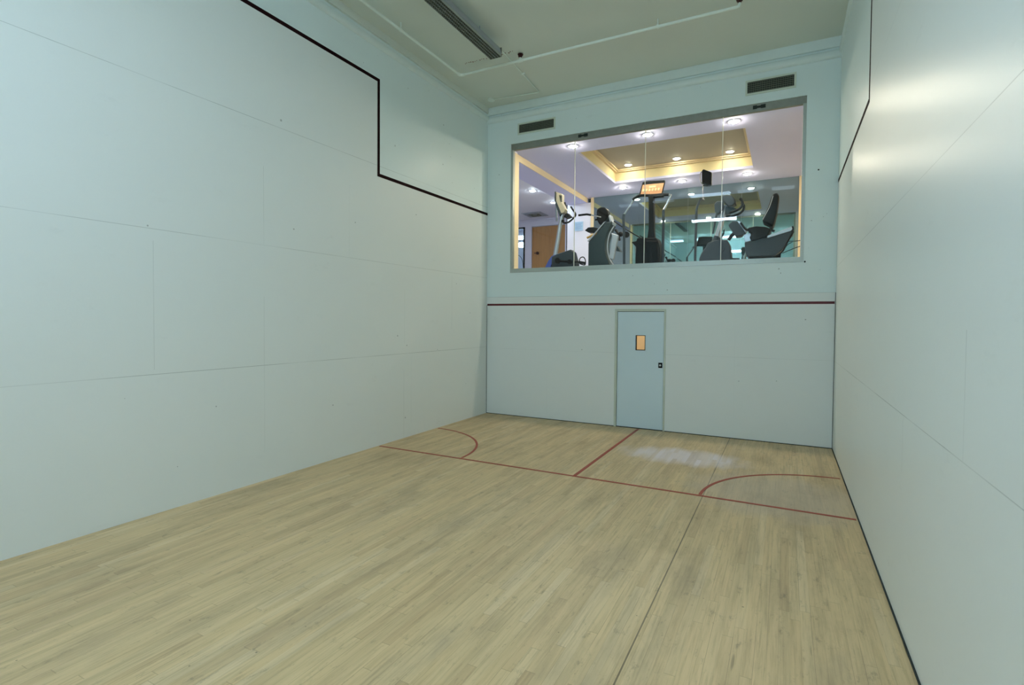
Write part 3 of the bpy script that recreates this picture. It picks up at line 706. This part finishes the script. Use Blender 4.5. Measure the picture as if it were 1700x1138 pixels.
part('side_leg', MB().prism(PX(Z4([(345, 700), (410, 720), (352, 1010), (302, 985)]), Y-.1), Y-.16, Y-.08), m_silver, t, bevel=.008)['label'] = 'silver leg'
part('frame_hook', MB().prism(PX(Z4([(300, 500), (320, 482), (340, 545), (362, 575), (352, 605), (325, 590)]), Y), Y-.1, Y+.1), m_silver, t, bevel=.01)
part('frame_arc', MB().tube(smooth_path(P(Z4([(350, 610), (300, 700), (277, 800), (276, 900), (300, 1000), (340, 1065)]), Y-.19)), .014, 8).tube(smooth_path(P(Z4([(325, 690), (345, 780), (325, 860), (318, 940)]), Y-.12)), .012, 8), m_silver, t)
part('pulley', MB().disc(P(Z4([(495, 710)]), Y+.02)[0], .06, .03, 20, 'y').tube(P(Z4([(370, 650), (400, 700), (495, 712)]), Y+.02), .028, 8).tube(P(Z4([(400, 700), (418, 780)]), Y+.02), .02, 8).ball(P(Z4([(430, 705)]), Y)[0], .05), m_dark, t)
part('foot_plate', MB().prism(PX(Z4([(378, 850), (400, 845), (440, 915), (380, 905)]), Y), Y-.08, Y+.06), m_teal, t)

# --- stair climber in the middle
Y = 0.85
t = thing('stair_climber', 'tall black stair climber with tan console and chrome rails, window middle', 'stair climber', (at(1083, 440, Y).x, Y, GZ))
base_bar(t, at(1060, 440, Y).x-.1, at(1098, 440, Y).x+.15, Y, .36)
bx = PX(Z4([(640, 1050), (905, 1050)]), Y)
part('body', MB().prism([(bx[0][0], bot)]+PX(Z4([(632, 1040), (642, 870), (585, 812), (648, 800), (650, 768), (700, 760), (880, 762), (898, 830), (905, 1040)]), Y)+[(bx[1][0], bot)], Y-.20, Y+.20, .03), m_black, t, bevel=.015)
part('body_fins', MB().tube(P(Z4([(720, 1030), (722, 860)]), Y-.215), .012, 8).tube(P(Z4([(790, 1030), (788, 860)]), Y-.215), .012, 8).tube(smooth_path(P(Z4([(860, 780), (885, 880), (880, 985)]), Y-.215)), .012, 8).tube(P(Z4([(730, 790), (860, 795)]), Y-.215), .016, 8), m_dark, t)
part('column', MB().prism(PX(Z4([(768, 255), (826, 255), (830, 640), (840, 765), (752, 765), (768, 640)]), Y), Y-.06, Y+.06), m_black, t, bevel=.008)
cn = part('console', MB().prism(PX(Z4([(650, 240), (690, 92), (760, 78), (950, 68), (944, 110), (916, 225), (800, 238)]), Y), Y-.02, Y+.06), m_dark, t, bevel=.006)
part('console_face', MB().prism(PX(Z4([(664, 236), (692, 122), (940, 98), (912, 218), (800, 230)]), Y-.03), Y-.03, Y-.021), m_screen, cn)['label'] = 'tan console face'
mb = MB().prism(PX(Z4([(765, 135), (845, 127), (842, 150), (762, 158)]), Y-.036), Y-.036, Y-.030)
for k in range(6): mb.prism(PX(Z4([(690+k*36, 172-k*3), (712+k*36, 170-k*3), (706+k*36, 200-k*3), (686+k*36, 202-k*3)]), Y-.036), Y-.036, Y-.030)
part('keypad', mb, m_keys, cn)
part('cross_bar', MB().tube(smooth_path(P(Z4([(570, 300), (610, 272), (670, 248), (800, 246), (920, 238), (1000, 236)]), Y-.02)), .026, 10).tube(P(Z4([(760, 270), (940, 250)]), Y-.02), .03, 8), m_black, t)
for pts in ([(575, 305), (545, 360), (490, 440), (470, 475)], [(1000, 236), (1018, 250), (985, 330), (950, 400), (935, 420)]):
    h = part('hand_rail', MB().tube(smooth_path(P(Z4(pts), Y-.03)), .019, 12), m_steel, t); h['label'] = 'chrome upper rail'
for pts in ([(468, 470), (462, 520), (470, 700), (470, 1055)], [(935, 420), (934, 600), (928, 900), (926, 1040)]):
    q = P(Z4(pts), Y-.03); q.append(Vector((q[-1].x, q[-1].y, GZ)))
    h = part('rail_post', MB().tube(q, .025, 12), m_slate, t); h['label'] = 'dark rail post'
part('diagonal_bar', MB().tube(P(Z4([(350, 552), (480, 640), (690, 765)]), Y+.18), .011, 8), m_dark, t)

# --- treadmill with dark monitor on a bent rail
Y = 2.3
t = thing('treadmill', 'treadmill rail with black monitor held up right of the climber', 'treadmill', (at(1156, 440, Y).x, Y, GZ))
part('deck', MB().box(at(1150, 440, Y).x-.3, at(1150, 440, Y).x+.95, Y-.32, Y+.32, GZ, GZ+.17), m_dark, t, bevel=.02)
q = P(Z5([(275, 380), (262, 405), (240, 455), (230, 490), (226, 600), (215, 1025)]), Y-.2); q = q[:3]+q[3:]; q.append(Vector((q[-1].x, q[-1].y, GZ+.17)))
part('rail_post', MB().tube(q, .024, 12), m_slate, t)
part('cross_bar', MB().tube([q[0], q[0]+Vector((.02, .22, .02))], .02, 10), m_slate, t)
part('monitor_arm', MB().tube(smooth_path([q[0]+Vector((.02, .2, .03))]+P(Z5([(296, 290), (300, 235)]), Y)), .011, 8), m_steel, t)
mo = part('monitor', MB().prism(PX(Z5([(288, 90), (304, 74), (392, 108), (390, 238), (330, 240), (290, 222)]), Y), Y-.05, Y+.05, .06), m_black, t, bevel=.01)
part('monitor_bracket', MB().tube(smooth_path(P(Z5([(292, 92), (274, 110), (268, 160), (276, 205), (296, 228)]), Y-.06)), .008, 8), m_steel, t)
part('monitor_frame', MB().tube(P(Z5([(300, 240), (345, 248), (385, 240)]), Y-.02), .012, 8), m_slate, t)

# --- elliptical / upright bike with silver post
Y = 1.3
t = thing('elliptical_trainer', 'grey elliptical trainer with slanted silver post, left of recumbent bike', 'elliptical trainer', (at(1188, 440, Y).x, Y, GZ))
base_bar(t, at(1162, 440, Y).x-.02, at(1216, 440, Y).x+.1, Y)
sh = PX(Z5([(262, 1015), (282, 965), (330, 900), (352, 850), (430, 822), (555, 815), (590, 880), (606, 1005)]), Y)
part('shroud', MB().prism([(sh[0][0], bot)]+sh+[(sh[-1][0], bot)], Y-.10, Y+.10, .05), m_slate, t, bevel=.01)
part('post', MB().tube(P(Z5([(432, 830), (470, 700), (515, 540), (535, 450)]), Y), .048, 14, r2=.034), m_silver, t)['label'] = 'silver post'
part('post_collar', MB().tube(P(Z5([(425, 835), (445, 775)]), Y), .06, 14, r2=.05), m_slate, t)
cn = part('console', MB().prism(PX(Z5([(505, 375), (520, 358), (600, 358), (632, 400), (640, 440), (612, 470), (575, 478), (535, 440), (510, 405)]), Y), Y-.13, Y+.13, .05), m_slate, t, bevel=.01)
part('console_face', MB().prism(PX(Z5([(598, 362), (606, 362), (640, 405), (646, 442), (634, 448), (628, 405)]), Y), Y-.11, Y+.11), m_dark, cn)
part('console_arm', MB().prism(PX(Z5([(535, 470), (600, 470), (655, 490), (630, 500), (585, 520), (575, 548), (540, 552)]), Y), Y-.05, Y+.05, .05), m_slate, t, bevel=.006)
for dy in (-.17, .17):
    part('handlebar', MB().tube(smooth_path([v+Vector((0, dy, 0)) for v in P(Z5([(582, 548), (630, 535), (685, 508), (716, 470), (718, 430), (695, 400)]), Y)]), .021, 10), m_dark, t)
part('swing_arm', MB().tube(smooth_path(P(Z5([(402, 750), (415, 680), (438, 560), (450, 500)]), Y-.18)), .018, 10), m_slate, t)
part('swing_grip', MB().prism(PX(Z5([(420, 440), (450, 412), (515, 410), (520, 470), (480, 530), (450, 555), (425, 520)]), Y-.12), Y-.2, Y-.06, .1), m_slate, t, bevel=.012)
part('crank', MB().tube(P(Z5([(474, 790), (484, 915)]), Y-.125), .016, 10).disc(P(Z5([(484, 910)]), Y-.145)[0], .055, .03, 20, 'y'), m_slate, t)
fp = P(Z5([(605, 1012), (680, 1012)]), Y)
part('foot_rail', MB().tube([fp[0], fp[1]], .014, 8), m_dark, t)

# --- recumbent bike at the right end
Y = 0.95
t = thing('recumbent_bike', 'recumbent exercise bike with tall black seat at the window right', 'exercise bike', (at(1275, 440, Y).x, Y, GZ))
base_bar(t, at(1240, 440, Y).x, at(1300, 440, Y).x, Y)
bs = PX(Z5([(742, 925), (738, 850), (985, 800), (1225, 735), (1250, 715), (1245, 760), (1205, 800), (1160, 880), (1130, 930), (1060, 988), (900, 1000), (765, 1005)]), Y)
part('shroud', MB().prism(bs, Y-.15, Y+.15, .03), m_slate, t, bevel=.01)
part('underframe', MB().prism([(bs[-1][0]+.03, bs[-1][1]+.03), (bs[-3][0], bs[-3][1]+.03), (bs[-3][0]+.02, bot-.02), (bs[-1][0]+.03, bot-.02)], Y-.09, Y+.09), m_dark, t)
part('seat_rail', MB().prism(PX(Z5([(975, 785), (1228, 690), (1236, 715), (1220, 735), (975, 808)]), Y), Y-.157, Y+.157), m_silver, t, bevel=.006)['label'] = 'silver seat rail'
part('rail_cap', MB().prism(PX(Z5([(1226, 686), (1245, 684), (1252, 720), (1225, 775), (1215, 770), (1238, 722)]), Y), Y-.16, Y+.16), m_dark, t)
part('seat_back', MB().prism(PX(Z5([(1032, 350), (1060, 336), (1085, 345), (1099, 375), (1092, 440), (1078, 540), (1050, 650), (1035, 692), (985, 668), (930, 640), (925, 600), (958, 540), (985, 480), (1004, 420), (1018, 380)]), Y), Y-.17, Y+.17, .10), m_black, t, bevel=.015)
part('back_piping', MB().tube(smooth_path(P(Z5([(1034, 350), (1012, 420), (990, 480), (955, 545), (925, 600)]), Y-.165)), .007, 8), m_silver, t)
part('seat', MB().prism(PX(Z5([(770, 700), (860, 682), (960, 690), (1015, 712), (1010, 735), (975, 792), (900, 815), (815, 838), (792, 800), (810, 760), (770, 730)]), Y), Y-.17, Y+.17, .06), m_black, t, bevel=.012)
part('seat_bracket', MB().tube(P(Z5([(1010, 680), (1020, 712), (1050, 722)]), Y-.1), .022, 8), m_dark, t)
cn = part('console', MB().prism(PX(Z5([(568, 665), (610, 625), (665, 625), (735, 720), (752, 755), (690, 785), (645, 788), (615, 740), (578, 690)]), Y), Y-.12, Y+.12, .05), m_slate, t, bevel=.01)
part('console_face', MB().prism(PX(Z5([(660, 625), (688, 628), (765, 720), (740, 735)]), Y), Y-.1, Y+.1), m_silver, cn)
part('hand_grip', MB().tube(smooth_path(P(Z5([(692, 632), (735, 690), (770, 712)]), Y-.14)), .018, 8), m_dark, t)
part('front_bracket', MB().prism(PX(Z5([(722, 770), (790, 748), (812, 772), (795, 800), (808, 832), (742, 848)]), Y), Y-.1, Y+.1, .03), m_silver, t, bevel=.006)
part('neck', MB().tube(P(Z5([(625, 745), (590, 780), (565, 815)]), Y), .03, 10), m_dark, t)
part('fender_edge', MB().tube(smooth_path(P(Z5([(1248, 725), (1205, 800), (1160, 885), (1125, 940), (1055, 992)]), Y-.15)), .012, 8), m_black, t)

# cables beside it and at the left jamb
cb = MB().tube(smooth_path(P(Z5([(1185, 828), (1260, 826), (1350, 814)]), 1.1)), .007, 6)
tag(mesh_obj('power_cable', cb, m_dark), 'upper black cable from recumbent bike to the right wall', 'cable', 'cables behind the recumbent bike')
cb = MB().tube(smooth_path(P(Z5([(1130, 952), (1220, 915), (1300, 885), (1350, 872)]), 1.1)), .007, 6)
tag(mesh_obj('power_cable', cb, m_dark), 'lower black cable from recumbent bike to the right wall', 'cable', 'cables behind the recumbent bike')
cb = MB().tube(smooth_path(P(Z5([(1140, 935), (1180, 870), (1235, 835)]), 1.1)), .006, 6)
tag(mesh_obj('power_cable', cb, m_dark), 'short curved black cable between the two straight cables', 'cable', 'cables behind the recumbent bike')
t = thing('jamb_bracket', 'small tan bracket with thin curved wire at the left window jamb', 'bracket', at(853, 424, .33))
part('bracket', MB().box(at(852, 424, .33).x, at(857, 424, .33).x, .31, .37, at(853, 431, .33).z, at(853, 418, .33).z), m_cream, t, bevel=.004)
part('wire', MB().tube(smooth_path(P(Z3([(115, 878), (160, 890), (192, 940), (204, 1030)]), .34)+[at(868.5, 450, .34)]), .005, 6), m_dark, t)
